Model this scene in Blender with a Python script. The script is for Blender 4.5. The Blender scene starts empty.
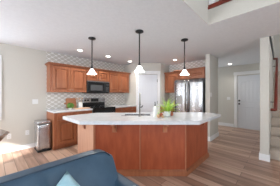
import bpy, bmesh, math, random
from mathutils import Vector, Matrix, Euler
R = math.radians
C = bpy.context.scene.collection
scn = bpy.context.scene

# ------------------------------------------------------------------ camera, world, light, exposure
H_CAM = 1.32
TH = R(44.2)
FW = (math.cos(TH), math.sin(TH)); RT = (math.sin(TH), -math.cos(TH))
def W(r, d):                                  # point r metres right and d metres ahead, in room axes
    return (RT[0]*r + FW[0]*d, RT[1]*r + FW[1]*d)
cam = bpy.data.cameras.new('camera'); camo = bpy.data.objects.new('camera', cam); C.objects.link(camo)
camo.location = (0, 0, H_CAM); camo.rotation_euler = (R(90), 0, TH - R(90))
cam.sensor_width = 36; cam.lens = 144/280*36; cam.shift_y = 1/280; cam.clip_start = 0.05
scn.camera = camo

w = bpy.data.worlds.new('world'); scn.world = w; w.use_nodes = True
bg = w.node_tree.nodes['Background']; bg.inputs[0].default_value = (.80, .89, 1, 1); bg.inputs[1].default_value = 3.0

def lamp(name, kind, loc, energy, rot=(0, 0, 0), color=(1, 1, 1), **kw):
    l = bpy.data.lights.new(name, kind); o = bpy.data.objects.new(name, l); C.objects.link(o)
    o.location = loc; o.rotation_euler = rot; l.energy = energy; l.color = color
    for k, v in kw.items(): setattr(l, k, v)
    return o
def aim(o, d):
    o.rotation_euler = Vector(d).to_track_quat('-Z', 'Y').to_euler()
SUN_DIR = (.90, .36, -.46)
aim(lamp('sun', 'SUN', (-6, 0, 6), 14, color=(1, .95, .88), angle=R(1.2)), SUN_DIR)
# window daylight, plus added fill lamps on the west side and in the hall
DAY = (.84, .92, 1)
aim(lamp('daylight_west', 'AREA', (-3.12, 3.08, 1.15), 98, color=DAY, shape='RECTANGLE', size=1.25, size_y=1.9), (1, 0, .0))
aim(lamp('fill_west', 'AREA', (-3.10, -1.1, 1.5), 48, color=DAY, shape='RECTANGLE', size=2.8, size_y=1.9), (1, .2, .3))  # added fill lamp, stands inside an opaque panel that passes no daylight
aim(lamp('daylight_north', 'AREA', (-.65, 4.36, 1.45), 14, color=DAY, shape='RECTANGLE', size=1.3, size_y=1.1), (0, -1, -.1))
aim(lamp('daylight_south', 'AREA', (-.4, -3.1, 1.7), 64, color=DAY, shape='RECTANGLE', size=4.4, size_y=2.2), (0.1, 1, .5))
aim(lamp('daylight_loft', 'AREA', (4.6, -3.05, 4.0), 10, color=DAY, shape='RECTANGLE', size=2.4, size_y=1.4), (0, 1, -.2))
aim(lamp('fill_hall', 'AREA', (5.85, 4.33, 1.45), 24, color=DAY, shape='RECTANGLE', size=1.2, size_y=1.5), (0, -1, 0))  # added fill lamp to brighten the hall from its hidden end
scn.view_settings.view_transform = 'Standard'
scn.view_settings.look = 'None'
scn.view_settings.exposure = 0.08
scn.view_settings.gamma = 1
scn.view_settings.use_curve_mapping = False

# ------------------------------------------------------------------ materials
def mat(name, col, rough=.5, metal=0, emit=0, spec=.5, coat=0):
    m = bpy.data.materials.new(name); m.use_nodes = True
    b = m.node_tree.nodes['Principled BSDF']
    b.inputs['Base Color'].default_value = (*col, 1); b.inputs['Roughness'].default_value = rough
    b.inputs['Metallic'].default_value = metal
    b.inputs['Specular IOR Level'].default_value = spec
    b.inputs['Coat Weight'].default_value = coat
    if emit:
        b.inputs['Emission Color'].default_value = (*col, 1); b.inputs['Emission Strength'].default_value = emit
    return m
def nd(m, t, **kw):
    n = m.node_tree.nodes.new(t)
    for k, v in kw.items(): setattr(n, k, v)
    return n
def lk(m, a, b): m.node_tree.links.new(a, b)
def ramp(m, fac, stops):
    r = nd(m, 'ShaderNodeValToRGB'); e = r.color_ramp.elements
    while len(e) < len(stops): e.new(.5)
    for i, (p, c) in enumerate(stops): e[i].position = p; e[i].color = (*c, 1)
    lk(m, fac, r.inputs[0]); return r.outputs[0]
def noisy(name, c1, c2, rough=.5, scale=(8, 8, 8), detail=3, metal=0, bump=0, spec=.5, coat=0, nscale=1, lo=.35, hi=.65):
    m = mat(name, c1, rough, metal, spec=spec, coat=coat)
    b = m.node_tree.nodes['Principled BSDF']
    tc = nd(m, 'ShaderNodeTexCoord'); mp = nd(m, 'ShaderNodeMapping'); mp.inputs['Scale'].default_value = scale
    lk(m, tc.outputs['Object'], mp.inputs[0])
    n = nd(m, 'ShaderNodeTexNoise'); n.inputs['Scale'].default_value = nscale; n.inputs['Detail'].default_value = detail
    lk(m, mp.outputs[0], n.inputs['Vector'])
    lk(m, ramp(m, n.outputs['Fac'], [(lo, c1), (hi, c2)]), b.inputs['Base Color'])
    if bump:
        bp = nd(m, 'ShaderNodeBump'); bp.inputs['Strength'].default_value = bump; bp.inputs['Distance'].default_value = .004
        lk(m, n.outputs['Fac'], bp.inputs['Height']); lk(m, bp.outputs[0], b.inputs['Normal'])
    return m
M = {}
M['wall'] = noisy('greige_paint', (.585, .56, .505), (.605, .58, .525), .8, (60, 60, 60), bump=.15)
M['ceil'] = noisy('ceiling_texture', (.73, .755, .79), (.76, .785, .82), .85, (22, 22, 22), detail=6, bump=.35)
M['trim'] = mat('white_trim', (.82, .82, .82), .4)
M['door'] = mat('white_door', (.74, .76, .80), .4)
M['cab'] = noisy('reddish_maple', (.29, .094, .040), (.37, .132, .058), .38, (26, 26, 2.2), detail=4, bump=.05)
M['panel'] = noisy('maple_panel', (.30, .058, .019), (.39, .086, .030), .42, (14, 14, 3.0), detail=5, bump=.05)
M['edge'] = noisy('maple_edge', (.38, .135, .065), (.46, .18, .09), .4, (26, 26, 2.2))
M['pilaster'] = noisy('pale_maple_edge', (.58, .30, .19), (.64, .35, .23), .4, (26, 26, 2.2))
M['dark_red'] = noisy('cherry_stain', (.16, .022, .012), (.24, .035, .018), .3, (4, 4, 4))
M['rail'] = noisy('cherry_handrail', (.17, .022, .012), (.25, .036, .017), .28, (4, 4, 4))
M['black'] = mat('black_enamel', (.012, .013, .014), .22)
M['glassblack'] = mat('black_glass', (.01, .01, .012), .08)
M['bronze'] = mat('dark_bronze', (.035, .038, .04), .4, .6)
M['steel'] = noisy('brushed_steel', (.48, .48, .49), (.60, .60, .61), .27, (14, 14, .3), metal=1)
M['chrome'] = mat('brushed_nickel', (.30, .29, .275), .34, 1)
M['darksteel'] = mat('grey_steel_side', (.20, .20, .21), .5, .3)
M['plastic'] = mat('white_plastic', (.80, .80, .79), .4)
M['fridge'] = noisy('fridge_steel', (.30, .30, .31), (.66, .66, .67), .24, (9, 9, .15), metal=1, detail=2)
M['mwin'] = mat('microwave_window', (.085, .09, .095), .15)
M['leather'] = noisy('blue_leather', (.040, .085, .135), (.055, .108, .165), .42, (9, 9, 9), detail=5, bump=.25)
M['piping'] = mat('blue_piping', (.02, .045, .075), .5)
M['pillow'] = noisy('pale_aqua_cloth', (.36, .60, .68), (.46, .69, .76), .85, (30, 30, 30), bump=.4)
M['carpet'] = noisy('beige_carpet', (.46, .38, .31), (.56, .47, .39), .95, (90, 90, 90), bump=.6)
M['leaf'] = noisy('fern_green', (.24, .46, .03), (.48, .68, .10), .5, (20, 20, 20))
M['herb'] = noisy('herb_green', (.06, .17, .02), (.13, .30, .05), .6, (60, 60, 60))
M['ceramic'] = mat('white_ceramic', (.84, .84, .82), .25)
M['terra'] = mat('terracotta', (.42, .12, .06), .55)
M['tan'] = mat('tan_wood', (.58, .35, .20), .5)
M['board'] = noisy('cutting_board_wood', (.42, .16, .07), (.52, .22, .11), .5, (5, 5, 30))
M['palewood'] = noisy('pale_board', (.68, .42, .26), (.76, .50, .33), .5, (5, 30, 5))
M['table'] = noisy('walnut_table', (.17, .095, .06), (.24, .14, .095), .2, (5, 40, 5), coat=.3)
M['tablebase'] = mat('table_base', (.40, .24, .11), .5)
M['clock'] = mat('clock_glass', (.01, .012, .013), .1)
M['lens'] = mat('lamp_lens', (1, .96, .9), .5, emit=9)
M['shade'] = mat('frosted_shade', (1, .98, .95), .5, emit=2.2)
M['yellow'] = mat('yellow_tin', (.75, .60, .12), .5)
M['hedge'] = mat('black_rubber', (.02, .02, .02), .7)

def glass():
    m = bpy.data.materials.new('window_glass'); m.use_nodes = True
    nt = m.node_tree; nt.nodes.clear()
    o = nd(m, 'ShaderNodeOutputMaterial'); mx = nd(m, 'ShaderNodeMixShader'); mx.inputs[0].default_value = .06
    t = nd(m, 'ShaderNodeBsdfTransparent'); g = nd(m, 'ShaderNodeBsdfGlossy'); g.inputs['Roughness'].default_value = .02
    lk(m, t.outputs[0], mx.inputs[1]); lk(m, g.outputs[0], mx.inputs[2]); lk(m, mx.outputs[0], o.inputs[0]); return m
M['glass'] = glass()

def floor_mat():
    m = mat('plank_floor', (.3, .2, .15), .33)
    b = m.node_tree.nodes['Principled BSDF']
    tc = nd(m, 'ShaderNodeTexCoord'); mp = nd(m, 'ShaderNodeMapping'); mp.inputs['Rotation'].default_value = (0, 0, R(90))
    lk(m, tc.outputs['Object'], mp.inputs[0])
    br = nd(m, 'ShaderNodeTexBrick'); br.offset = .37; br.inputs['Scale'].default_value = 1
    br.inputs['Brick Width'].default_value = 1.25; br.inputs['Row Height'].default_value = .155
    br.inputs['Mortar Size'].default_value = .003; br.inputs['Mortar Smooth'].default_value = .1
    br.inputs['Color1'].default_value = (0, 0, 0, 1); br.inputs['Color2'].default_value = (1, 1, 1, 1); br.inputs['Mortar'].default_value = (.5, .5, .5, 1)
    lk(m, mp.outputs[0], br.inputs['Vector'])
    mp2 = nd(m, 'ShaderNodeMapping'); mp2.inputs['Scale'].default_value = (16, 1.3, 1)
    lk(m, tc.outputs['Object'], mp2.inputs[0])
    n = nd(m, 'ShaderNodeTexNoise'); n.inputs['Scale'].default_value = 1.0; n.inputs['Detail'].default_value = 6
    lk(m, mp2.outputs[0], n.inputs['Vector'])
    ad = nd(m, 'ShaderNodeMath', operation='MULTIPLY_ADD'); ad.inputs[1].default_value = .38
    lk(m, br.outputs['Color'], ad.inputs[0]); 
    mu = nd(m, 'ShaderNodeMath', operation='MULTIPLY'); mu.inputs[1].default_value = .75
    lk(m, n.outputs['Fac'], mu.inputs[0]); lk(m, mu.outputs[0], ad.inputs[2])
    col = ramp(m, ad.outputs[0], [(.25, (.19, .103, .070)), (.5, (.37, .222, .155)), (.75, (.56, .38, .28))])
    mx = nd(m, 'ShaderNodeMix', data_type='RGBA'); mx.inputs[7].default_value = (.07, .04, .03, 1)
    lk(m, br.outputs['Fac'], mx.inputs[0]); lk(m, col, mx.inputs[6]); lk(m, mx.outputs[2], b.inputs['Base Color'])
    return m
M['floor'] = floor_mat()

def tile_mat():
    m = mat('arabesque_tile', (.5, .5, .5), .3)
    b = m.node_tree.nodes['Principled BSDF']
    tc = nd(m, 'ShaderNodeTexCoord'); sp = nd(m, 'ShaderNodeSeparateXYZ'); lk(m, tc.outputs['Object'], sp.inputs[0])
    s = nd(m, 'ShaderNodeMath', operation='ADD'); lk(m, sp.outputs[0], s.inputs[0]); lk(m, sp.outputs[1], s.inputs[1])
    def cosk(src, k):
        a = nd(m, 'ShaderNodeMath', operation='MULTIPLY'); a.inputs[1].default_value = k; lk(m, src, a.inputs[0])
        c = nd(m, 'ShaderNodeMath', operation='COSINE'); lk(m, a.outputs[0], c.inputs[0]); return c.outputs[0]
    t = nd(m, 'ShaderNodeMath', operation='ADD'); lk(m, cosk(s.outputs[0], 2*math.pi/.165), t.inputs[0]); lk(m, cosk(sp.outputs[2], 2*math.pi/.11), t.inputs[1])
    ab = nd(m, 'ShaderNodeMath', operation='ABSOLUTE'); lk(m, t.outputs[0], ab.inputs[0])
    col = ramp(m, ab.outputs[0], [(.0, (.80, .79, .77)), (.25, (.80, .79, .77)), (.5, (.50, .475, .43)), (1, (.55, .52, .475))])
    lk(m, col, b.inputs['Base Color'])
    return m
M['tile'] = tile_mat()

def quartz():
    m = noisy('white_quartz', (.66, .68, .70), (.70, .72, .74), .14, (3, 3, 3), detail=8)
    b = m.node_tree.nodes['Principled BSDF']
    tc = nd(m, 'ShaderNodeTexCoord'); n = nd(m, 'ShaderNodeTexNoise'); n.inputs['Scale'].default_value = 5; n.inputs['Detail'].default_value = 8; n.inputs['Distortion'].default_value = 1.2
    lk(m, tc.outputs['Object'], n.inputs['Vector'])
    lk(m, ramp(m, n.outputs['Fac'], [(.44, (.69, .71, .73)), (.5, (.645, .665, .685)), (.55, (.71, .72, .74))]), b.inputs['Base Color'])
    return m
M['quartz'] = quartz()

# ------------------------------------------------------------------ mesh helpers
def add_box(bm, x0, x1, y0, y1, z0, z1):
    vs = [bm.verts.new((x, y, z)) for x in (x0, x1) for y in (y0, y1) for z in (z0, z1)]
    for f in ((0, 1, 3, 2), (4, 6, 7, 5), (0, 4, 5, 1), (2, 3, 7, 6), (0, 2, 6, 4), (1, 5, 7, 3)):
        bm.faces.new([vs[i] for i in f])
    return vs
def bx(*a):
    bm = bmesh.new(); add_box(bm, *a); return bm
def add_prism(bm, pts, z0, z1, axis='z', holes=None):
    def mk(p, h):
        if axis == 'z': return (p[0], p[1], h)
        if axis == 'x': return (h, p[0], p[1])
        return (p[0], h, p[1])
    a = [bm.verts.new(mk(p, z0)) for p in pts]; b = [bm.verts.new(mk(p, z1)) for p in pts]
    bm.faces.new(a); bm.faces.new(b[::-1])
    n = len(pts)
    for i in range(n): bm.faces.new((a[i], a[(i+1) % n], b[(i+1) % n], b[i]))
def prism(pts, z0, z1, axis='z'):
    bm = bmesh.new(); add_prism(bm, pts, z0, z1, axis); return bm
def add_tube(bm, pts, r, seg=10, cap=True):
    pts = [Vector(p) for p in pts]; rings = []
    rr = r if isinstance(r, (list, tuple)) else [r]*len(pts)
    up = None
    for i, p in enumerate(pts):
        t = (pts[min(i+1, len(pts)-1)] - pts[max(i-1, 0)]).normalized()
        if up is None: up = t.orthogonal().normalized()
        up = (up - t*up.dot(t)).normalized(); s = t.cross(up)
        rings.append([bm.verts.new(p + (up*math.cos(2*math.pi*k/seg) + s*math.sin(2*math.pi*k/seg))*rr[i]) for k in range(seg)])
    for a, b in zip(rings, rings[1:]):
        for k in range(seg): bm.faces.new((a[k], a[(k+1) % seg], b[(k+1) % seg], b[k]))
    if cap: bm.faces.new(rings[0][::-1]); bm.faces.new(rings[-1])
def tube(pts, r, seg=10):
    bm = bmesh.new(); add_tube(bm, pts, r, seg); return bm
def add_lathe(bm, prof, seg=24, c=(0, 0), close=False):
    rings = []
    for r, z in prof:
        if r < 1e-5: rings.append([bm.verts.new((c[0], c[1], z))])
        else: rings.append([bm.verts.new((c[0] + r*math.cos(2*math.pi*k/seg), c[1] + r*math.sin(2*math.pi*k/seg), z)) for k in range(seg)])
    for a, b in zip(rings, rings[1:]):
        for k in range(seg):
            k2 = (k+1) % seg
            if len(a) == 1 and len(b) == 1: continue
            if len(a) == 1: bm.faces.new((a[0], b[k2], b[k]))
            elif len(b) == 1: bm.faces.new((a[k], a[k2], b[0]))
            else: bm.faces.new((a[k], a[k2], b[k2], b[k]))
def lathe(prof, seg=24, c=(0, 0)):
    bm = bmesh.new(); add_lathe(bm, prof, seg, c); return bm
def rbox(x0, x1, y0, y1, z0, z1, r, n=8, warp=None):        # rounded box, optionally warped
    bm = bmesh.new(); bmesh.ops.create_cube(bm, size=2)
    bmesh.ops.subdivide_edges(bm, edges=bm.edges[:], cuts=n, use_grid_fill=True)
    h = Vector(((x1-x0)/2, (y1-y0)/2, (z1-z0)/2)); c = Vector(((x0+x1)/2, (y0+y1)/2, (z0+z1)/2))
    r = min(r, min(h)*.999)
    for v in bm.verts:
        q = v.co.copy(); p = Vector()
        for i in range(3):                                  # push rows towards the rounded rims
            s = math.sin(q[i]*math.pi/2)
            p[i] = (q[i]*.35 + s*.65)*h[i]
        inner = Vector([max(-(h[i]-r), min(h[i]-r, p[i])) for i in range(3)])
        dlt = p - inner
        mx = max(abs(q.x), abs(q.y), abs(q.z))
        if dlt.length > 1e-6: p = inner + dlt.normalized()*r
        v.co = p + c
        if warp: v.co = Vector(warp(*v.co))
    return bm
def obj(name, bm, m, parent=None, smooth=False, bevel=0, loc=None, world=False, rot=None):
    bmesh.ops.recalc_face_normals(bm, faces=bm.faces[:])
    me = bpy.data.meshes.new(name)
    if world and parent is not None:
        L = Matrix.Translation(parent.location) @ parent.rotation_euler.to_matrix().to_4x4()
        bm.transform(L.inverted())
    bm.to_mesh(me); bm.free()
    me.materials.append(M[m] if isinstance(m, str) else m)
    if smooth:
        for p in me.polygons: p.use_smooth = True
    o = bpy.data.objects.new(name, me); C.objects.link(o)
    if parent is not None: o.parent = parent
    if loc: o.location = loc
    if rot: o.rotation_euler = rot
    if bevel:
        b = o.modifiers.new('bevel', 'BEVEL'); b.width = bevel; b.segments = 2; b.limit_method = 'ANGLE'
    return o
def tag(o, label, cat, group=None):
    o['label'] = label; o['category'] = cat
    if group: o['group'] = group
    return o
def thing(name, label, cat, loc=(0, 0, 0), rz=0, group=None):
    o = bpy.data.objects.new(name, None); C.objects.link(o); o.empty_display_size = .05
    o.location = loc; o.rotation_euler = (0, 0, rz)
    return tag(o, label, cat, group)
def struct(name, bm, m, bevel=0, parent=None, **kw):
    o = obj(name, bm, m, parent, bevel=bevel, **kw); o['kind'] = 'structure'; return o
def dup(root, loc, rz=None, label=None):
    r = root.copy(); C.objects.link(r); r.location = loc
    if rz is not None: r.rotation_euler = (0, 0, rz)
    if label: r['label'] = label
    for ch in list(root.children):
        c = ch.copy(); C.objects.link(c); c.parent = r
        for g in list(ch.children):
            e = g.copy(); C.objects.link(e); e.parent = c
    return r

# ------------------------------------------------------------------ room shell (X along the range wall, Y towards it)
V0, U1, U2, HC, HT = 4.40, 4.83, 6.72, 2.44, 5.2
XW, YS = -3.2, -3.2
SX, SY = 2.445, .838                                   # corner of the double-height opening
struct('floor', bx(XW-.2, 7.0, YS-.2, 4.7, -.12, 0), 'floor')
bm = bmesh.new()
add_box(bm, XW, 6.9, SY, 4.55, HC, HC+.25)
add_box(bm, SX, 6.9, .154, SY, HC, HC+.25)
add_box(bm, SX, 3.76, YS, .154, HC, HC+.25)
struct('ceiling', bm, 'ceil')
struct('ceiling_upper', bx(XW-.2, 7.0, YS-.2, SY+.15, HT, HT+.1), 'ceil')
# range wall with its window opening
WX0, WX1, WZ0, WZ1 = -1.35, .065, .83, 2.09
bm = bmesh.new()
add_box(bm, XW, WX0, V0, V0+.15, 0, HC); add_box(bm, WX1, 3.64, V0, V0+.15, 0, HC)
add_box(bm, WX0, WX1, V0, V0+.15, 0, WZ0); add_box(bm, WX0, WX1, V0, V0+.15, WZ1, HC)
struct('wall_north', bm, 'wall')
struct('wall_north_tile', bx(.99, 3.64, V0-.008, V0, .89, HC), 'tile')
# pantry box: left return, angled door wall, right return
PA = (3.64, 3.74); PB = (3.64 + .9*RT[0], 3.74 + .9*RT[1])
struct('wall_pantry_left', bx(3.64, 3.74, 3.74, V0+.15, 0, HC), 'wall')
def in_frame(bmesh_, org, ang):
    bmesh_.transform(Matrix.Translation((org[0], org[1], 0)) @ Matrix.Rotation(ang, 4, 'Z')); return bmesh_
PANG = math.atan2(RT[1], RT[0])
DW0, DW1, DH = .085, .775, 2.03
bm = bmesh.new(); add_box(bm, 0, DW0, 0, .1, 0, HC); add_box(bm, DW1, .9, 0, .1, 0, HC); add_box(bm, DW0, DW1, 0, .1, DH, HC)
struct('wall_pantry_front', in_frame(bm, PA, PANG), 'wall')
struct('wall_pantry_right', bx(PB[0], U1, PB[1], PB[1]+.1, 0, HC), 'wall')
struct('wall_refrigerator', bx(U1, 4.97, 1.395, 4.55, 0, HC), 'wall')
struct('wall_refrigerator_tile', bx(U1-.008, U1, 1.52, PB[1], .89, HC), 'tile')
struct('wall_stub', bx(4.22, U1, 1.395, 1.52, 0, HC), 'wall', bevel=.008)
# entry hall
EV0, EV1 = .335, 1.205
bm = bmesh.new(); add_box(bm, U2, U2+.15, EV1, 4.55, 0, HC); add_box(bm, U2, U2+.15, .291, EV0, 0, HC); add_box(bm, U2, U2+.15, EV0, EV1, DH, HC)
struct('wall_entry', bm, 'wall')
struct('wall_stair', bx(3.76, U2+.15, .154, .291, 0, HC+2.7), 'wall', bevel=.006)
bm = bmesh.new(); add_box(bm, 4.97, 5.2, V0, 4.55, 0, HC); add_box(bm, 6.5, U2, V0, 4.55, 0, HC); add_box(bm, 5.2, 6.5, V0, 4.55, 0, .7); add_box(bm, 5.2, 6.5, V0, 4.55, 2.1, HC)
struct('wall_hall_end', bm, 'wall')
# double-height sides
struct('wall_upper_north', bx(XW, SX, SY, SY+.12, HC+.25, HT), 'wall')
bm = bmesh.new(); add_box(bm, XW, SX, SY-.004, SY, HC, HT)
struct('wall_opening_north', bm, 'wall')
bm = bmesh.new(); add_box(bm, SX-.004, SX, YS, SY, HC, 2.685); add_box(bm, SX, SX+.12, YS, SY, HC+.24, 2.685)
struct('wall_loft_ledge', bm, 'wall')
struct('wall_loft_north', bx(SX, 6.9, SY, SY+.12, HC+.25, HT), 'wall')
bm = bmesh.new(); add_box(bm, 6.87, 7.0, YS, SY, 0, HT); struct('wall_loft_east', bm, 'wall')
# west wall: patio door opening
PY0, PY1, PZ1 = 2.42, 3.75, 2.08
bm = bmesh.new()
add_box(bm, XW-.15, XW, YS, -2.6, 0, HT); add_box(bm, XW-.15, XW, .4, PY0, 0, HT); add_box(bm, XW-.15, XW, -2.6, .4, 0, .5); add_box(bm, XW-.15, XW, -2.6, .4, 2.5, HT); add_box(bm, XW-.15, XW, PY1, 4.55, 0, HT); add_box(bm, XW-.15, XW, PY0, PY1, PZ1, HT)
struct('wall_west', bm, 'wall')
# south wall: tall living-room windows
SW = [(-2.7, -.5), (-.3, 1.9)]
bm = bmesh.new()
add_box(bm, XW, -2.7, YS-.15, YS, 0, HT); add_box(bm, -.5, -.3, YS-.15, YS, 0, HT); add_box(bm, 1.9, 3.4, YS-.15, YS, 0, HT); add_box(bm, 5.8, 7.0, YS-.15, YS, 0, HT)
for a, b in SW:
    add_box(bm, a, b, YS-.15, YS, 0, .5); add_box(bm, a, b, YS-.15, YS, 3.2, HT)
add_box(bm, 3.4, 5.8, YS-.15, YS, 0, 3.3); add_box(bm, 3.4, 5.8, YS-.15, YS, 4.8, HT)
struct('wall_south', bm, 'wall')

def window(n, axis, pos, a0, a1, z0, z1, cols, rows, inner):
    """axis 'y': lies in a wall of constant y; inner is +1/-1 towards the room"""
    e = bpy.data.objects.new('window_%d' % n, None); C.objects.link(e); e['kind'] = 'structure'
    def B(bm, s0, s1, t0, t1, c0, c1):
        lo, hi = sorted((pos + inner*t0, pos + inner*t1))
        if axis == 'y': add_box(bm, s0, s1, lo, hi, c0, c1)
        else: add_box(bm, lo, hi, s0, s1, c0, c1)
    f = bmesh.new(); t = .05
    B(f, a0, a0+t, -.10, -.03, z0, z1); B(f, a1-t, a1, -.10, -.03, z0, z1); B(f, a0+t, a1-t, -.10, -.03, z0, z0+t); B(f, a0+t, a1-t, -.10, -.03, z1-t, z1)
    for i in range(1, cols):
        x = a0 + (a1-a0)*i/cols; B(f, x-.025, x+.025, -.095, -.04, z0+t, z1-t)
    for j in range(1, rows):
        z = z0 + (z1-z0)*j/rows; B(f, a0+t, a1-t, -.09, -.045, z-.02, z+.02)
    obj('window_frame', f, 'trim', e)
    g = bmesh.new(); B(g, a0+t, a1-t, -.070, -.064, z0+t, z1-t); obj('pane', g, 'glass', e)
    c = bmesh.new(); k = .085
    lo = z0-k if z0 > .1 else z0
    B(c, a0-k, a0, .0, .018, lo, z1+k); B(c, a1, a1+k, .0, .018, lo, z1+k); B(c, a0, a1, .0, .018, z1, z1+k)
    if z0 > .1: B(c, a0, a1, .0, .018, z0-k, z0); B(c, a0-k, a1+k, .018, .045, z0-.02, z0)
    obj('casing', c, 'trim', e, bevel=.004)
window(1, 'y', V0, WX0, WX1, WZ0, WZ1, 2, 1, -1)
window(2, 'x', XW, PY0, PY1, .0, PZ1, 2, 1, 1)
window(3, 'y', YS, SW[0][0], SW[0][1], .5, 3.2, 2, 2, 1)
window(4, 'y', YS, SW[1][0], SW[1][1], .5, 3.2, 2, 2, 1)
window(6, 'x', XW, -2.6, .4, .5, 2.5, 3, 1, 1)  # made-up window, backs the added west fill lamp
obj('sun_block_panel', bx(XW-.028, XW-.022, -2.59, .39, .51, 2.49), 'trim', bpy.data.objects['window_6'])  # unseen opaque sheet added to keep the sun out of this opening
window(7, 'y', V0, 5.2, 6.5, .7, 2.1, 2, 1, -1)  # made-up hall window, put in with the hall fill lamp
window(5, 'y', YS, 3.4, 5.8, 3.3, 4.8, 2, 1, 1)

# baseboards and casings
def base(name, *b): struct(name, bx(*b), 'trim', bevel=.004)
base('baseboard_north', XW, .99, V0-.015, V0, 0, .10)
base('baseboard_entry', U2-.015, U2, 1.32, 4.4, 0, .13)
bm = bmesh.new(); add_box(bm, 4.205, 4.97, 1.38, 1.395, 0, .13); add_box(bm, 4.205, 4.22, 1.395, 1.52, 0, .13); add_box(bm, 4.97, 4.985, 1.38, 4.4, 0, .13)
struct('baseboard_stub', bm, 'trim', bevel=.003)
bm = bmesh.new(); add_box(bm, 3.745, 3.76, .139, .306, 0, .13); add_box(bm, 3.76, U2-.1, .291, .306, 0, .13); add_box(bm, 3.76, 3.86, .139, .154, 0, .13)
struct('baseboard_stair', bm, 'trim', bevel=.003)
bm = bmesh.new()
add_box(bm, U2-.02, U2, EV1, EV1+.10, 0, DH+.03); add_box(bm, U2-.02, U2, .306, EV0, 0, DH+.03)
add_box(bm, U2-.025, U2, .306, EV1+.12, DH+.03, DH+.15); struct('trim_1', bm, 'trim', bevel=.004)
bm = bmesh.new()
add_box(bm, 0, DW0, -.02, 0, 0, DH+.01); add_box(bm, DW1, DW1+.085, -.02, 0, 0, DH+.01); add_box(bm, -.0, DW1+.1, -.028, 0, DH+.01, DH+.12)
struct('trim_2', in_frame(bm, PA, PANG), 'trim', bevel=.004)

# doors: cambered two-panel plank doors; local x across, -y towards the room
def door(n, org, ang, w, hinge_right=True):
    e = bpy.data.objects.new('door_%d' % n, None); C.objects.link(e); e['kind'] = 'structure'
    e.location = (org[0], org[1], 0); e.rotation_euler = (0, 0, ang)
    obj('slab', bx(0, w, .030, .05, .008, DH-.004), 'door', e)
    s = .115; f = bmesh.new()
    add_box(f, 0, s, .010, .030, .008, DH-.004); add_box(f, w-s, w, .010, .030, .008, DH-.004)
    add_box(f, s, w-s, .010, .030, .008, .21); add_box(f, s, w-s, .010, .030, .84, 1.02)
    zt = DH-.30; pts = [(s, DH-.004), (w-s, DH-.004)]
    for i in range(13):
        x = w-s - (w-2*s)*i/12; q = (x - w/2)/((w-2*s)/2); pts.append((x, zt + .13*(1-q*q)))
    add_prism(f, pts, .010, .030, axis='y')
    obj('stile_frame', f, 'door', e, bevel=.003)
    p = bmesh.new(); k = 5
    for i in range(k):
        a = s+.03 + (w-2*s-.06)*i/k; b = a + (w-2*s-.06)/k - .008
        add_box(p, a, b, .018, .030, .24, .81)
        xm = ((a+b)/2 - w/2)/((w-2*s)/2); add_box(p, a, b, .018, .030, 1.05, zt-.03+.13*(1-xm*xm))
    obj('planks', p, 'door', e, bevel=.003)
    return e
d1 = door(1, (U2, EV1-.003, 0), R(-90), EV1-EV0-.006)
bm = bmesh.new(); add_box(bm, U2+.055, U2+.10, EV0-.03, EV0+.02, 0, DH+.03); add_box(bm, U2+.055, U2+.10, EV1-.02, EV1+.03, 0, DH+.03); add_box(bm, U2+.055, U2+.10, EV0, EV1, DH-.02, DH+.03); add_box(bm, U2-.001, U2+.12, EV0, EV1, 0, .006)
struct('trim_4', bm, 'trim')
hw = bmesh.new()
for z, r in ((1.06, .032), (.935, .03)):
    add_lathe(hw, [(0, 0), (r, 0), (r, .008), (.012, .012), (.012, .03), (.026, .036), (.028, .05), (.018, .062), (0, .064)], 16)
    for v in hw.verts:
        if not v.tag: x, y, q = v.co; v.co = (.062 + x, .010 - q, z + y); v.tag = True
obj('door_knob', hw, 'bronze', d1, smooth=True)
d2 = door(2, (PA[0]+RT[0]*(DW0+.003), PA[1]+RT[1]*(DW0+.003)), PANG, DW1-DW0-.006)
hg = bmesh.new()
for z in (.25, 1.02, 1.80): add_box(hg, DW1-DW0-.016, DW1-DW0-.004, -.024, .010, z-.05, z+.05)
obj('hinge', hg, 'bronze', d2)
kb = bmesh.new(); add_lathe(kb, [(0, 0), (.03, 0), (.03, .008), (.012, .012), (.012, .03), (.026, .036), (.028, .05), (0, .06)], 16)
for v in kb.verts: x, y, q = v.co; v.co = (.06 + x, .010 - q, .935 + y)
obj('door_knob', kb, 'bronze', d2, smooth=True)

# ------------------------------------------------------------------ cabinets; local x across, front at y=0 facing -y, body to +y
def raised(w, h):
    """raised-panel door w x h, from (0,0) at its lower left, 20 mm proud of y=0"""
    bm = bmesh.new(); s = min(.058, h*.28)
    add_box(bm, 0, w, -.001, 0, 0, h)
    add_box(bm, 0, s, -.028, -.001, 0, h); add_box(bm, w-s, w, -.028, -.001, 0, h)
    add_box(bm, s, w-s, -.028, -.001, 0, s); add_box(bm, s, w-s, -.028, -.001, h-s, h)
    a, b = s+.019, s+.045
    if h - 2*b > .02 and w - 2*b > .02:
        lo = [bm.verts.new(p) for p in ((a, -.001, a), (w-a, -.001, a), (w-a, -.001, h-a), (a, -.001, h-a))]
        hi = [bm.verts.new(p) for p in ((b, -.022, b), (w-b, -.022, b), (w-b, -.022, h-b), (b, -.022, h-b))]
        bm.faces.new(hi)
        for i in range(4): bm.faces.new((lo[i], lo[(i+1) % 4], hi[(i+1) % 4], hi[i]))
    return bm
def knob_bm():
    bm = lathe([(0, 0), (.006, 0), (.006, .012), (.015, .018), (.014, .026), (0, .028)], 12)
    for v in bm.verts: x, y, q = v.co; v.co = (x, -q, y)
    return bm
def shift(bm, x, y, z): bm.transform(Matrix.Translation((x, y, z))); return bm
def front(parent, name, x0, x1, z0, z1, knob):
    o = obj(name, raised(x1-x0, z1-z0), 'cab', parent, bevel=.0025, loc=(x0, 0, z0))
    if knob: obj('knob', knob_bm(), 'chrome', o, smooth=True, loc=(knob[0], -.028, knob[1]))
    return o
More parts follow.
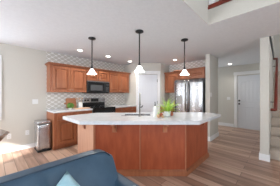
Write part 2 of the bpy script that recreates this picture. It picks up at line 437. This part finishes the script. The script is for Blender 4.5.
def crown(bm, x0, x1, d, z, left, right):
    """two-step crown moulding above the body"""
    for o, a, b in ((.012, 0, .022), (.034, .022, .042), (.050, .042, .056)):
        add_box(bm, x0-(o if left else 0), x1+(o if right else 0), -.02-o, d, z+a, z+b)
def upper(name, label, loc, rz, w, d, z0, z1, cuts, left=False, right=False, crown_on=True, kn='bottom'):
    t = thing(name, label, 'cabinet', (loc[0], loc[1], z0), rz)
    h = z1 - z0
    obj('body', bx(0, w, 0, d, 0, h), 'cab', t, bevel=.002)
    if crown_on:
        bm = bmesh.new(); crown(bm, 0, w, d, h, left, right); obj('crown_moulding', bm, 'cab', t, bevel=.004)
    for i, (a, b) in enumerate(zip(cuts, cuts[1:])):
        kx = (b-a-.006-.03) if i % 2 == 0 else .03
        if len(cuts) == 2: kx = .03
        front(t, 'door', a+.008, b-.008, .012, h-.012, (kx, .05))
    return t
UB, UT = 1.365, 2.045
upper('wall_cabinet', 'reddish maple two-door wall cabinet left of the microwave', (1.0, 4.07), 0, .932, V0-.008-4.07, UB, UT, [.035, .485, .925], left=True)
upper('wall_cabinet', 'short two-door wall cabinet directly above the black microwave', (1.935, 4.07), 0, .762, V0-.008-4.07, 1.72, UT, [.01, .381, .752])
upper('wall_cabinet', 'reddish maple two-door wall cabinet right of the microwave', (2.70, 4.07), 0, .89, V0-.008-4.07, UB, UT, [.01, .44, .87], right=True)
# refrigerator wall, local x runs towards -Y
upper('wall_cabinet', 'narrow single-door wall cabinet left of the refrigerator beside the pantry', (4.50, PB[1]-.01), R(-90), .55, U1-.008-4.50, UB, UT, [.03, .52], left=False)
upper('wall_cabinet', 'two-door cabinet above the stainless refrigerator', (4.30, 2.52), R(-90), .985, U1-.008-4.30, 1.79, UT, [.02, .50, .965], left=True)

def lower(name, label, loc, rz, w, d, cuts, left=False, hb=.875):
    t = thing(name, label, 'cabinet', (loc[0], loc[1], 0), rz)
    bm = bmesh.new(); add_box(bm, 0, w, 0, d, .10, hb); add_box(bm, 0, w, .07, d, 0, .10)
    obj('body', bm, 'cab', t, bevel=.002)
    for i, (a, b) in enumerate(zip(cuts, cuts[1:])):
        front(t, 'drawer', a+.008, b-.008, .72, hb-.012, ((b-a)/2, .073))
        front(t, 'door', a+.008, b-.008, .125, .70, ((b-a-.036) if i % 2 == 0 else .03, .52))
    return t
lower('base_cabinet', 'reddish maple base cabinet beside the steel trash can', (1.0, 3.735), 0, .932, V0-.01-3.735, [.05, .50, .925])
lower('base_cabinet', 'reddish maple base cabinet between the range and the pantry', (2.705, 3.735), 0, .93, V0-.01-3.735, [.01, .46, .92])
lower('base_cabinet', 'base cabinet between the refrigerator and the pantry', (4.22, PB[1]-.01), R(-90), .55, U1-.01-4.22, [.02, .53])
tag(obj('countertop', shift(bx(-.02, .935, 0, V0-.009-3.70, 0, .04), 0, 0, 0), 'quartz', bevel=.005, loc=(1.0, 3.70, .876)), 'white quartz countertop holding the cutting boards, left of the range', 'countertop')
tag(obj('countertop', bx(0, .935, 0, V0-.009-3.70, 0, .04), 'quartz', bevel=.005, loc=(2.702, 3.70, .876)), 'white quartz countertop between the range and the pantry', 'countertop')
tag(obj('countertop', bx(0, U1-.009-4.19, 0, .57, 0, .04), 'quartz', bevel=.005, loc=(4.19, PB[1]-.575, .876)), 'white quartz countertop beside the refrigerator', 'countertop')

# ------------------------------------------------------------------ range
t = thing('range', 'black and steel electric range between the two base cabinets', 'stove', (1.937, 3.69, 0))
w = .758
obj('body', bx(0, w, .03, .69, .02, .905), 'darksteel', t)
obj('cooktop', bx(-.0, w, -.01, .60, .905, .925), 'glassblack', t, bevel=.004)
for x, y, r in ((.2, .16, .10), (.56, .16, .08), (.2, .43, .08), (.56, .43, .10)): obj('burner_ring', lathe([(r-.006, .9252), (r, .9258)], 24, (x, y)), 'darksteel', t)
obj('backguard', bx(0, w, .61, .69, .925, 1.05), 'black', t, bevel=.004)
cp = obj('control_panel', bx(0, w, .595, .69, 1.05, 1.20), 'steel', t, bevel=.006)
obj('clock_display', bx(.25, .50, .588, .595, 1.075, 1.175), 'clock', cp)
for x in (.06, .15, .56, .63, .70):
    bm = lathe([(0, 0), (.026, 0), (.024, .02), (0, .022)], 16)
    for v in bm.verts: a, b, q = v.co; v.co = (x + a, .595 - q, 1.125 + b)
    obj('knob', bm, 'chrome' if x > .4 else 'black', cp, smooth=True)
od = obj('oven_door', bx(.004, w-.004, 0, .03, .23, .80), 'black', t, bevel=.006)
obj('oven_window', bx(.12, w-.12, -.003, 0, .36, .66), 'glassblack', od)
obj('top_rail', bx(.004, w-.004, 0, .03, .805, .903), 'black', t, bevel=.004)
obj('handle', tube([(.06, 0, .76), (.06, -.045, .76), (w-.06, -.045, .76), (w-.06, 0, .76)], .012), 'steel', od, smooth=True)
obj('drawer', bx(.004, w-.004, .002, .03, .05, .22), 'black', t, bevel=.005)

# microwave
t = thing('microwave', 'black over-the-range microwave under the short wall cabinet', 'microwave', (1.938, 4.02, 1.345))
w = .756; h = .372
obj('body', bx(0, w, .02, V0-.01-4.02, 0, h), 'black', t, bevel=.004)
dd = obj('door', bx(0, w*.78, 0, .02, .03, h-.035), 'black', t, bevel=.005)
obj('window', bx(.10, w*.78-.09, -.002, 0, .08, h-.12), 'mwin', dd)
obj('handle', tube([(w*.78-.035, 0, .06), (w*.78-.035, -.03, .08), (w*.78-.035, -.03, h-.09), (w*.78-.035, 0, h-.07)], .010), 'black', dd, smooth=True)
cpn = obj('control_panel', bx(w*.785, w, 0, .02, .03, h-.035), 'black', t, bevel=.003)
obj('display', bx(w*.82, w-.03, -.002, 0, h-.12, h-.08), 'mwin', cpn)
for i in range(3):
    for j in range(4): obj('button', bx(w*.825+i*.036, w*.825+i*.036+.022, -.002, 0, .06+j*.04, .075+j*.04), 'darksteel', cpn)
obj('vent_grille', bx(0, w, .002, .02, h-.03, h-.004), 'darksteel', t)
obj('light_strip', bx(.02, w-.02, .05, .30, -.006, 0), 'darksteel', t)

# ------------------------------------------------------------------ refrigerator (faces -X)
t = thing('refrigerator', 'stainless french-door refrigerator between the wall stub and the narrow cabinet', 'refrigerator', (4.15, 2.475, 0), R(-90))
w, h = .905, 1.755
obj('body', bx(.005, w-.005, .075, .66, .03, h-.01), 'darksteel', t)
obj('grille', bx(.02, w-.02, .05, .08, .0, .07), 'black', t)
fd = obj('door', rbox(0, w/2-.003, 0, .07, .62, h, .018, n=6), 'fridge', t, smooth=True)
fd2 = obj('door', rbox(w/2+.003, w, 0, .07, .62, h, .018, n=6), 'fridge', t, smooth=True)
dr = obj('freezer_drawer', rbox(0, w, 0, .07, .07, .61, .018, n=6), 'fridge', t, smooth=True)
for p, x in ((fd, w/2-.05), (fd2, w/2+.05)):
    obj('handle', tube([(x, 0, .80), (x, -.05, .84), (x, -.05, 1.60), (x, 0, 1.64)], .017, 12), 'chrome', p, smooth=True)
obj('handle', tube([(.10, 0, .53), (.12, -.05, .53), (w-.12, -.05, .53), (w-.10, 0, .53)], .014, 12), 'chrome', dr, smooth=True)
dp = obj('dispenser', bx(.09, .29, -.003, .004, 1.00, 1.27), 'chrome', fd, bevel=.002)
dp['label'] = 'grey water dispenser'
for x in (.02, w-.08): obj('hinge_cover', bx(x, x+.06, .03, .1, h, h+.018), 'darksteel', t)

# ------------------------------------------------------------------ island
cx, cy = 2.2, 2.0
BP = [(1.15, 2.154), (1.15, 2.76), (1.60, 2.76), (3.15, 1.30), (3.15, 1.088), (2.186, 1.088)]
isl = thing('kitchen_island', 'reddish maple angled kitchen island with corbels under the white top', 'kitchen island', (cx, cy, 0))
def inset(P, k):
    c = (sum(p[0] for p in P)/len(P), sum(p[1] for p in P)/len(P)); out = []
    n = len(P)
    for i in range(n):
        a, b, d = Vector(P[i-1]), Vector(P[i]), Vector(P[(i+1) % n])
        def nrm(p, q):
            e = (q-p).normalized(); m = Vector((-e.y, e.x))
            return m if m.dot(Vector(c)-p) > 0 else -m
        n1, n2 = nrm(a, b), nrm(b, d)
        bis = (n1+n2).normalized(); out.append(tuple(b + bis*(k/max(.2, bis.dot(n1)))))
    return out
obj('body', prism(BP, 0, .862), 'panel', isl, world=True)
bb = bmesh.new(); add_prism(bb, inset(BP, -.022), 0, .085); add_prism(bb, inset(BP, -.012), .085, .10)
obj('base_moulding', bb, 'cab', isl, world=True, bevel=.003)
# local frame of the front face: x runs right, y=0 the panel face, -y outwards
FO = BP[0]; FL = math.hypot(BP[5][0]-BP[0][0], BP[5][1]-BP[0][1]); FA = math.atan2(BP[5][1]-BP[0][1], BP[5][0]-BP[0][0])
for x0, x1 in ((-.002, .022), (FL/2-.009, FL/2+.009), (FL-.016, FL+.002)):
    b = in_frame(bx(x0, x1, -.012, 0, .10, .862), FO, FA); obj('pilaster', b, 'edge', isl, world=True, bevel=.003)
b = bx(1.138, 1.15, 2.16, 2.76, .10, .862); o = obj('side_panel', b, 'pilaster', isl, world=True); o['label'] = 'paler maple end panel'
def corbel(org, ang, x):
    bm = bmesh.new(); P = [(0, .862), (-.17, .862), (-.17, .842), (-.15, .835)]
    for i in range(9):
        a = i/8*math.pi/2; P.append((-.145 + .105*math.sin(a) , .825 - .075*(1-math.cos(a))))
    P += [(-.038, .735), (-.03, .715), (0, .715)]
    add_prism(bm, P, x-.028, x+.028, axis='x')
    add_box(bm, x-.036, x+.036, -.012, 0, .70, .862)
    b = in_frame(bm, org, ang); obj('corbel', b, 'edge', isl, world=True, bevel=.003)
corbel(FO, FA, .33); corbel(FO, FA, FL-.34)
corbel((2.186, 1.088), 0, .70)
corbel((1.15, 2.76), R(-90), .30)
# worktop with the sink cut-out (sink lies parallel to the front edge)
TP = [(.898, 2.117), (.885, 2.80), (1.565, 2.80), (3.18, 1.24), (3.18, .848), (2.130, .851)]
def slab_with_hole(outer, hole, z0, z1):
    bm = bmesh.new()
    for z in (z0, z1):
        vo = [bm.verts.new((*p, z)) for p in outer]; vh = [bm.verts.new((*p, z)) for p in hole]
        es = [bm.edges.new((vo[i], vo[(i+1) % len(vo)])) for i in range(len(vo))] + [bm.edges.new((vh[i], vh[(i+1) % len(vh)])) for i in range(len(vh))]
        bmesh.ops.triangle_fill(bm, use_beauty=True, edges=es)
        if z == z0: o0, h0 = vo, vh
    for A, B in ((o0, vo), (h0, vh)):
        n = len(A)
        for i in range(n): bm.faces.new((A[i], A[(i+1) % n], B[(i+1) % n], B[i]))
    return bm
sk = [W(-.30, 2.66), W(.20, 2.66), W(.20, 2.95), W(-.30, 2.95)]
ct = thing('island_countertop', 'thick white quartz worktop with a sink on the angled island', 'countertop', (cx, cy, .864))
obj('slab', slab_with_hole(TP, sk, .866, .922), 'quartz', ct, world=True, bevel=.004)
sb = bmesh.new()
add_prism(sb, [W(-.31, 2.65), W(.21, 2.65), W(.21, 2.96), W(-.31, 2.96)], .8625, .8655)
s_ = thing('sink', 'stainless undermount sink behind the island faucet', 'sink', (W(-.05, 2.8)[0], W(-.05, 2.8)[1], .8625))
sb.free(); sb = bmesh.new()
q = [W(-.298, 2.662), W(.198, 2.662), W(.198, 2.948), W(-.298, 2.948)]; q2 = [W(-.294, 2.666), W(.194, 2.666), W(.194, 2.944), W(-.294, 2.944)]
for a, b in ((.8645, .912),):
    vo = [sb.verts.new((*p, b)) for p in q]; vi = [sb.verts.new((*p, b)) for p in q2]; lo = [sb.verts.new((*p, a)) for p in q]; li = [sb.verts.new((*p, a+.003)) for p in q2]
    for i in range(4):
        j = (i+1) % 4
        sb.faces.new((vo[i], vo[j], vi[j], vi[i])); sb.faces.new((lo[i], lo[j], vo[j], vo[i])); sb.faces.new((vi[i], vi[j], li[j], li[i]))
    sb.faces.new(li); sb.faces.new(lo[::-1])
obj('basin', sb, 'steel', s_, world=True)
dx, dy = W(-.05, 2.8); obj('drain', lathe([(0, .8685), (.04, .8685), (.042, .8675)], 16, (dx, dy)), 'chrome', s_, world=True)

# faucet: pull-down gooseneck whose spout reaches away over the sink
fx, fy = W(-.005, 2.57)
f = thing('faucet', 'tall brushed nickel gooseneck faucet on the island worktop', 'faucet', (fx, fy, .922), math.atan2(FW[1], FW[0]))
obj('base', lathe([(0, 0), (.028, 0), (.027, .008), (.018, .02), (.0, .021)], 20), 'chrome', f, smooth=True)
pts = [(0, 0, .01), (0, 0, .33)] + [(.075 - .075*math.cos(a*math.pi/8), 0, .33 + .075*math.sin(a*math.pi/8)) for a in range(1, 9)] + [(.15, 0, .30)]
obj('spout', tube(pts, .0165, 12), 'chrome', f, smooth=True)
obj('spray_head', tube([(.15, 0, .31), (.15, 0, .21)], [.016, .019], 12), 'chrome', f, smooth=True)
obj('handle', tube([(0, -.012, .16), (0, -.045, .17), (-.005, -.055, .20)], [.010, .008, .006], 10), 'bronze', f, smooth=True)

# soap bottle
x, y = W(.262, 2.50)
b = thing('soap_bottle', 'white soap dispenser bottle with a dark pump beside the fern', 'soap bottle', (x, y, .922))
obj('bottle', lathe([(0, 0), (.034, 0), (.036, .01), (.036, .14), (.030, .165), (.013, .178), (.013, .195), (0, .195)], 24), 'ceramic', b, smooth=True)
bm = tube([(0, 0, .195), (0, 0, .262)], .006, 8); add_tube(bm, [(0, 0, .262), (-.03, -.02, .262), (-.04, -.027, .25)], .005, 8); add_lathe(bm, [(0, .195), (.015, .195), (.014, .212), (0, .212)], 14)
obj('pump', bm, 'bronze', b, smooth=True)
x, y = W(-.29, 2.60)
tag(obj('soap_dish', rbox(-.048, .048, -.014, .014, 0, .012, .006), 'darksteel', smooth=True, loc=(x, y, .922), rot=(0, 0, FA)), 'small grey soap tray on the island left of the faucet', 'soap dish')

# fern
random.seed(4)
x, y = W(.485, 2.55)
p = thing('potted_fern', 'bright green fern in a white pot on the island', 'potted plant', (x, y, .922))
obj('pot', lathe([(0, 0), (.044, 0), (.050, .02), (.058, .08), (.062, .092), (.055, .092), (.051, .08), (0, .078)], 28), 'ceramic', p, smooth=True)
bm = bmesh.new()
for i in range(70):
    a = random.uniform(0, 2*math.pi); el = random.uniform(.15, 1.0) if i % 3 else random.uniform(.9, 1.4); L = random.uniform(.19, .27); 
    pos = Vector((.02*math.cos(a), .02*math.sin(a), .09)); dirn = Vector((math.cos(a)*math.cos(el), math.sin(a)*math.cos(el), math.sin(el)))
    side = Vector((-math.sin(a), math.cos(a), 0)); n = 9; prev = None
    for s in range(n+1):
        u = s/n; wd = .019*math.sin(math.pi*min(1, .15+u*.85))**.7
        up = side.cross(dirn).normalized()
        for sg in (-1, 1):
            if s < n:
                q = pos + side*sg*wd + dirn*.018 + up*.004
                a1 = pos; a2 = pos + dirn*(L/n*.75)
                vs = [bm.verts.new(z) for z in (a1, a2, q)]
                bm.faces.new(vs)
        pos = pos + dirn*(L/n); pos.z = max(pos.z, .03); dirn = (dirn + Vector((0, 0, -.10))).normalized()
obj('foliage', bm, 'leaf', p)
def ball(name, label, cat, r, d, rad, m, sq=1):
    x, y = W(r, d)
    o = thing(name, label, cat, (x, y, .922))
    obj('fruit', lathe([(rad*math.sin(math.pi*i/12)*(1 if i < 7 else 1.0), rad*sq*(1-math.cos(math.pi*i/12))) for i in range(13)], 18), m, o, smooth=True)
    obj('stem', tube([(0, 0, rad*2*sq-.006), (.003, 0, rad*2*sq+.016)], .003, 6), 'bronze', o)
ball('ornamental_fruit', 'dark terracotta ornamental apple left of the fern pot', 'ornament', .365, 2.50, .036, 'terra')
ball('ornamental_fruit', 'pale tan ornamental pear in front of the soap bottle', 'ornament', .305, 2.38, .028, 'tan', 1.1)
ball('ornamental_fruit', 'small tan ornamental fruit in front of the fern pot', 'ornament', .375, 2.40, .022, 'tan')
ball('ornamental_fruit', 'terracotta ornamental apple right of the fern pot', 'ornament', .575, 2.62, .034, 'terra')

# ------------------------------------------------------------------ things on the left counter, CZ its top
CZ = .916
t = thing('cutting_board', 'reddish wooden cutting board leaning on the tile backsplash', 'cutting board', (1.60, 4.30, CZ))
bm = bmesh.new(); P = [(-.13, 0), (.13, 0), (.14, .02), (.14, .26), (.12, .285), (-.12, .285), (-.14, .26), (-.14, .02)]
add_prism(bm, P, 0, .02, axis='y'); bm.transform(Matrix.Rotation(R(-12), 4, 'X')); obj('board', bm, 'board', t, bevel=.004, loc=(0, 0, .005))
obj('grip', bx(-.19, -.138, .02, .04, .12, .16), 'board', t, bevel=.006, loc=(0, .0, 0))
tag(obj('cutting_board', rbox(-.20, .20, -.10, .10, 0, .022, .01), 'palewood', smooth=True, loc=(1.74, 3.93, CZ)), 'pale wooden board lying flat in front of the utensil crock', 'cutting board')
t = thing('potted_herb', 'round dark green herb plant beside the cutting board', 'potted plant', (1.455, 4.0, CZ))
obj('pot', lathe([(0, 0), (.034, 0), (.040, .035), (.034, .035), (0, .03)], 18), 'ceramic', t, smooth=True)
bm = bmesh.new()
for i in range(420):
    v = Vector((random.gauss(0, 1), random.gauss(0, 1), random.gauss(0, 1))).normalized()*random.uniform(.05, .098)
    v.z = v.z*.85 + .095
    if v.z < .02: continue
    e = Euler((random.uniform(0, 6), random.uniform(0, 6), random.uniform(0, 6))).to_matrix()
    vs = [bm.verts.new(v + e @ Vector(q)) for q in ((-.012, 0, 0), (0, -.008, 0), (.014, 0, 0), (0, .008, 0))]; bm.faces.new(vs)
obj('foliage', bm, 'herb', t)
t = thing('utensil_crock', 'white crock holding wooden utensils near the range', 'crock', (1.80, 4.17, CZ))
obj('crock', lathe([(0, 0), (.048, 0), (.055, .02), (.055, .16), (.050, .165), (.046, .16), (.044, .02), (0, .015)], 22), 'ceramic', t, smooth=True)
for k, (ax, ay) in enumerate(((-.35, .1), (-.12, .05), (.15, -.05))):
    bm = tube([(0, 0, .03), (ax*.24, ay*.24, .24)], .006, 8); add_tube(bm, [(ax*.24, ay*.24, .235), (ax*.27, ay*.27, .265), (ax*.30, ay*.30, .30)], [.008, .020, .010], 10)
    obj('wooden_spoon', bm, 'palewood', t, smooth=True)
t = thing('canister', 'small yellow tin on the counter beside the refrigerator', 'canister', (4.62, 2.72, CZ))
obj('tin', lathe([(0, 0), (.055, 0), (.055, .16), (0, .16)], 20), 'yellow', t); obj('lid', lathe([(0, .16), (.057, .16), (.057, .185), (0, .187)], 20), 'ceramic', t)

# ------------------------------------------------------------------ trash can
t = thing('trash_can', 'stainless step trash can standing left of the base cabinet', 'trash can', (.712, 3.88, 0))
w, d = .265, .38
obj('bin', rbox(0, w, 0, d, .03, .63, .03, n=7), 'steel', t, smooth=True)
obj('rim', rbox(-.004, w+.004, -.004, d+.004, .625, .650, .018, n=7), 'darksteel', t, smooth=True)
obj('lid', rbox(-.002, w+.002, -.002, d+.002, .64, .69, .016, n=7), 'steel', t, smooth=True)
obj('foot', rbox(-.003, w+.003, -.003, d+.003, 0, .034, .012, n=5), 'hedge', t, smooth=True)
obj('pedal', bx(.08, .18, -.045, 0, .02, .032), 'hedge', t, bevel=.004)

# ------------------------------------------------------------------ switches and outlets: local -y is outwards
def plate(name, label, loc, rz, kind, w=.075):
    t = thing(name, label, 'switch' if kind != 'outlet' else 'outlet', loc, rz)
    obj('cover_plate', bx(-w/2, w/2, -.006, 0, -.058, .058), 'plastic', t, bevel=.002)
    if kind == 'outlet':
        for z in (-.025, .025):
            r_ = obj('receptacle', rbox(-.016, .016, -.009, -.005, z-.014, z+.014, .0018, n=2), 'plastic', t)
            sl = bmesh.new(); add_box(sl, -.008, -.005, -.0096, -.0089, z-.005, z+.005); add_box(sl, .005, .008, -.0096, -.0089, z-.005, z+.005); obj('slot', sl, 'hedge', r_)
    else:
        n = 2 if w > .1 else 1
        for i in range(n):
            c = (i-(n-1)/2)*.046; obj('rocker', bx(c-.016, c+.016, -.010, -.006, -.032, .032), 'plastic', t, bevel=.001)
plate('light_switch', 'white double light switch on the wall left of the cabinets', (.757, V0, 1.13), 0, 'switch', .12)
plate('wall_outlet', 'white outlet low on the wall left of the trash can', (.60, V0, .385), 0, 'outlet')
plate('wall_outlet', 'white outlet low on the wall behind the round table', (.27, V0, .36), 0, 'outlet')
plate('wall_outlet', 'white outlet on the tile backsplash right of the range', (3.2, V0-.008, 1.16), 0, 'outlet')
plate('light_switch', 'single light switch on the wall stub beside the refrigerator', (4.30, 1.395, 1.30), 0, 'switch')
plate('light_switch', 'white double light switch left of the front door', (U2, 1.50, 1.14), R(-90), 'switch', .12)
plate('wall_outlet', 'white outlet low on the entry wall beside the hall corner', (U2, 1.95, .43), R(-90), 'outlet')

# ------------------------------------------------------------------ pendants
def pendant(loc, label):
    t = thing('pendant_light', label, 'pendant light', (loc[0], loc[1], HC), 0, 'pendant lights over the island')
    obj('canopy', lathe([(0, 0), (.068, 0), (.072, -.006), (.070, -.022), (.030, -.032), (.012, -.045), (0, -.046)], 24), 'bronze', t, smooth=True)
    obj('rod', tube([(0, 0, -.04), (0, 0, -.60)], .011, 12), 'bronze', t, smooth=True)
    obj('socket', lathe([(0, -.56), (.014, -.56), (.016, -.585), (.024, -.59), (.026, -.635), (0, -.636)], 18), 'bronze', t, smooth=True)
    prof = [(.026, -.618), (.034, -.632), (.046, -.648), (.057, -.672), (.074, -.700), (.094, -.724), (.091, -.724), (.071, -.697), (.054, -.669), (.043, -.646), (.030, -.632), (.022, -.621)]
    obj('lamp_shade', lathe(prof, 28), 'shade', t, smooth=True)
    l = lamp('pendant_bulb', 'POINT', (0, 0, -.715), 12, color=(1, .93, .84), shadow_soft_size=.05); l.parent = t
    return t
pendant(W(-.96, 2.88), 'dark bronze pendant with frosted shade, the left one nearest the wall cabinets')
pendant(W(-.01, 2.56), 'dark bronze pendant with frosted shade, the middle one in front of the pantry door')
pendant(W(.915, 2.96), 'dark bronze pendant with frosted shade, the right one in front of the refrigerator')

# ------------------------------------------------------------------ recessed lights
def can(px, py, label, e=9):
    d = 1.12*144/(94-py); x, y = W((px-140)/144*d, d)
    t = thing('recessed_light', label, 'ceiling light', (x, y, HC), 0, 'recessed ceiling lights')
    obj('trim_ring', lathe([(.062, -.001), (.085, -.0005), (.086, -.006), (.062, -.009), (.062, -.001)], 24), 'plastic', t, smooth=True)
    obj('lens', lathe([(0, -.004), (.062, -.004), (.062, -.002), (0, -.002)], 24), 'lens', t)
    l = lamp('can_bulb', 'SPOT', (0, 0, -.02), e*4, color=(1, .95, .88), spot_size=R(130), spot_blend=.8, shadow_soft_size=.06); l.parent = t
can(80, 50.2, 'recessed ceiling light above the tall left wall cabinet, behind the left pendant')
can(108, 56.2, 'recessed ceiling light in front of the microwave cabinet')
can(130, 61.3, 'recessed ceiling light in front of the corner left of the pantry')
can(175, 59.8, 'recessed ceiling light in front of the refrigerator cabinets')
can(229.7, 63.9, 'recessed ceiling light in the entry hall', 5)

# ------------------------------------------------------------------ stairs, handrail, loft railing
st = thing('staircase', 'beige carpeted staircase rising beside the white stair wall end', 'staircase', (3.95, -.37, 0))
for i in range(11):
    obj('step', bx(i*.255, i*.255+.28, -.53, .523, i*.187 if i else 0, (i+1)*.187), 'carpet', st, bevel=.012)
hr = thing('handrail', 'reddish cherry wall handrail climbing above the carpeted stairs', 'handrail', (3.98, .065, 1.0))
bm = bmesh.new()
A = Vector((0, 0, 0)); Bv = Vector((1.85, 0, 1.36))
add_tube(bm, [(0, .075, 0), (0, 0, 0)], .028, 10); add_tube(bm, [tuple(A), tuple(Bv)], .028, 10); add_tube(bm, [tuple(Bv), (Bv.x, .075, Bv.z)], .028, 10)
obj('rail', bm, 'rail', hr, smooth=True)
for k in (.15, .85):
    q = A.lerp(Bv, k); obj('bracket', tube([(q.x, .088, q.z-.06), (q.x, .03, q.z-.06), (q.x, 0, q.z-.02)], .008, 8), 'bronze', hr, smooth=True)
lr = thing('loft_railing', 'cherry-capped loft railing with dark balusters above the ceiling opening', 'railing', (SX+.05, SY, 2.69))
bm = bmesh.new(); add_box(bm, -.075, .09, -3.9, -.001, -.004, .030); add_box(bm, -.055, .08, -3.9, -.001, .030, .066)
obj('cap', bm, 'dark_red', lr, bevel=.003)
for i in range(18): obj('baluster', tube([(0, -.16-i*.11, .066), (0, -.16-i*.11, .86)], .009, 8), 'bronze', lr, smooth=True)
obj('newel_post', bx(-.04, .04, -.085, -.005, .066, .95), 'trim', lr, bevel=.004)
obj('top_rail', bx(-.03, .03, -3.9, -.085, .86, .91), 'dark_red', lr, bevel=.006)

# ------------------------------------------------------------------ sofa (faces -Y); x along its back
so = thing('sofa', 'dark blue leather sofa in the foreground with its back to the island', 'sofa', (-.50, .70, 0))
ox, oy = -.50, .70
def sofa_part(name, bm, m='leather', **kw): return obj(name, bm, m, so, smooth=True, world=True, **kw)
X0, X1 = -1.75, .80
sofa_part('frame', rbox(X0+.04, X1-.04, .22, 1.13, .07, .30, .03, n=6))
BX0, BX1 = -1.62, .735
SEAMS = (-.70, .245)
def backw(x, y, z):
    t = max(0, min(1.05, (z-.42)/.425))
    g = min(abs(x-q) for q in SEAMS)
    k = (1.165-y)/.285
    y += k*(.165*t - .022*math.sin(math.pi*min(1, t)) + .036*math.exp(-(g/.02)**2))
    if x > .52 and z > .5: z -= .050*((x-.52)/.215)**3*((z-.5)/.34)
    return (x, y, z)
bm = rbox(BX0, BX1, .88, 1.165, .42, .845, .035, n=14, warp=None)
geom = [e for e in bm.edges if abs((e.verts[0].co - e.verts[1].co).normalized().x) > .9]
bmesh.ops.subdivide_edges(bm, edges=geom, cuts=5, use_grid_fill=True)
for v in bm.verts: v.co = Vector(backw(*v.co))
sofa_part('backrest', bm)
sofa_part('back_frame', rbox(X0+.06, .72, 1.03, 1.155, .10, .46, .03, n=8))
bm = bmesh.new(); add_tube(bm, [(-1.60, 1.058, .846), (.50, 1.058, .846), (.60, 1.056, .842), (.66, 1.05, .833), (.70, 1.035, .80)], .005, 8)
sofa_part('piping', bm, 'piping')
for a, b in ((-1.62, -.472), (-.468, .672)): sofa_part('seat_cushion', rbox(a, b, .20, .90, .30, .46, .05, n=10))
def armw(x, y, z): return (x, y, z + .015*math.sin((y-.2)*3))
sofa_part('arm', rbox(.675, .80, .20, 1.10, .07, .632, .045, n=10))
sofa_part('arm', rbox(X0, X0+.125, .20, 1.10, .07, .632, .045, n=10))
for x in (X0+.1, .70):
    for y in (.27, 1.07): obj('leg', lathe([(0, 0), (.018, 0), (.026, .075), (0, .075)], 12, (x, y)), 'table', so, world=True)

# throw pillow, one corner up, leaning on the sofa back
bm = bmesh.new(); N = 16; S = .185
grid = {}
for sgn in (1, -1):
    for i in range(N+1):
        for j in range(N+1):
            a, b = i/N*2-1, j/N*2-1
            if sgn == -1 and (i in (0, N) or j in (0, N)): grid[sgn, i, j] = grid[1, i, j]; continue
            th = .062*((1-a*a)*(1-b*b))**.45
            pin = 1 - .07*(1-a*a)*0 
            ax = a*(1-.07*(1-b*b)); by = b*(1-.07*(1-a*a))
            grid[sgn, i, j] = bm.verts.new((ax*S, sgn*th, by*S))
    for i in range(N):
        for j in range(N): bm.faces.new([grid[sgn, *k] for k in ((i, j), (i+1, j), (i+1, j+1), (i, j+1))])
bm.transform(Matrix.Rotation(R(-20), 4, 'X') @ Matrix.Rotation(R(55), 4, 'Y'))
tag(obj('throw_pillow', bm, 'pillow', smooth=True, loc=(.275, .845, .61)), 'pale aqua throw pillow, one corner up, leaning on the sofa back', 'pillow')

# ------------------------------------------------------------------ round table at the left edge
t = thing('dining_table', 'dark wooden table with a glossy top by the left wall', 'table', (-.37, 2.93, 0))
obj('tabletop', lathe([(0, .66), (.46, .66), (.52, .69), (.56, .745), (.53, .765), (0, .765)], 12), 'table', t)
obj('apron', lathe([(0, .62), (.40, .62), (.42, .66), (0, .66)], 24), 'tablebase', t)
obj('pedestal', lathe([(0, 0), (.28, 0), (.28, .03), (.09, .09), (.07, .35), (.11, .60), (0, .62)], 24), 'tablebase', t, smooth=True)
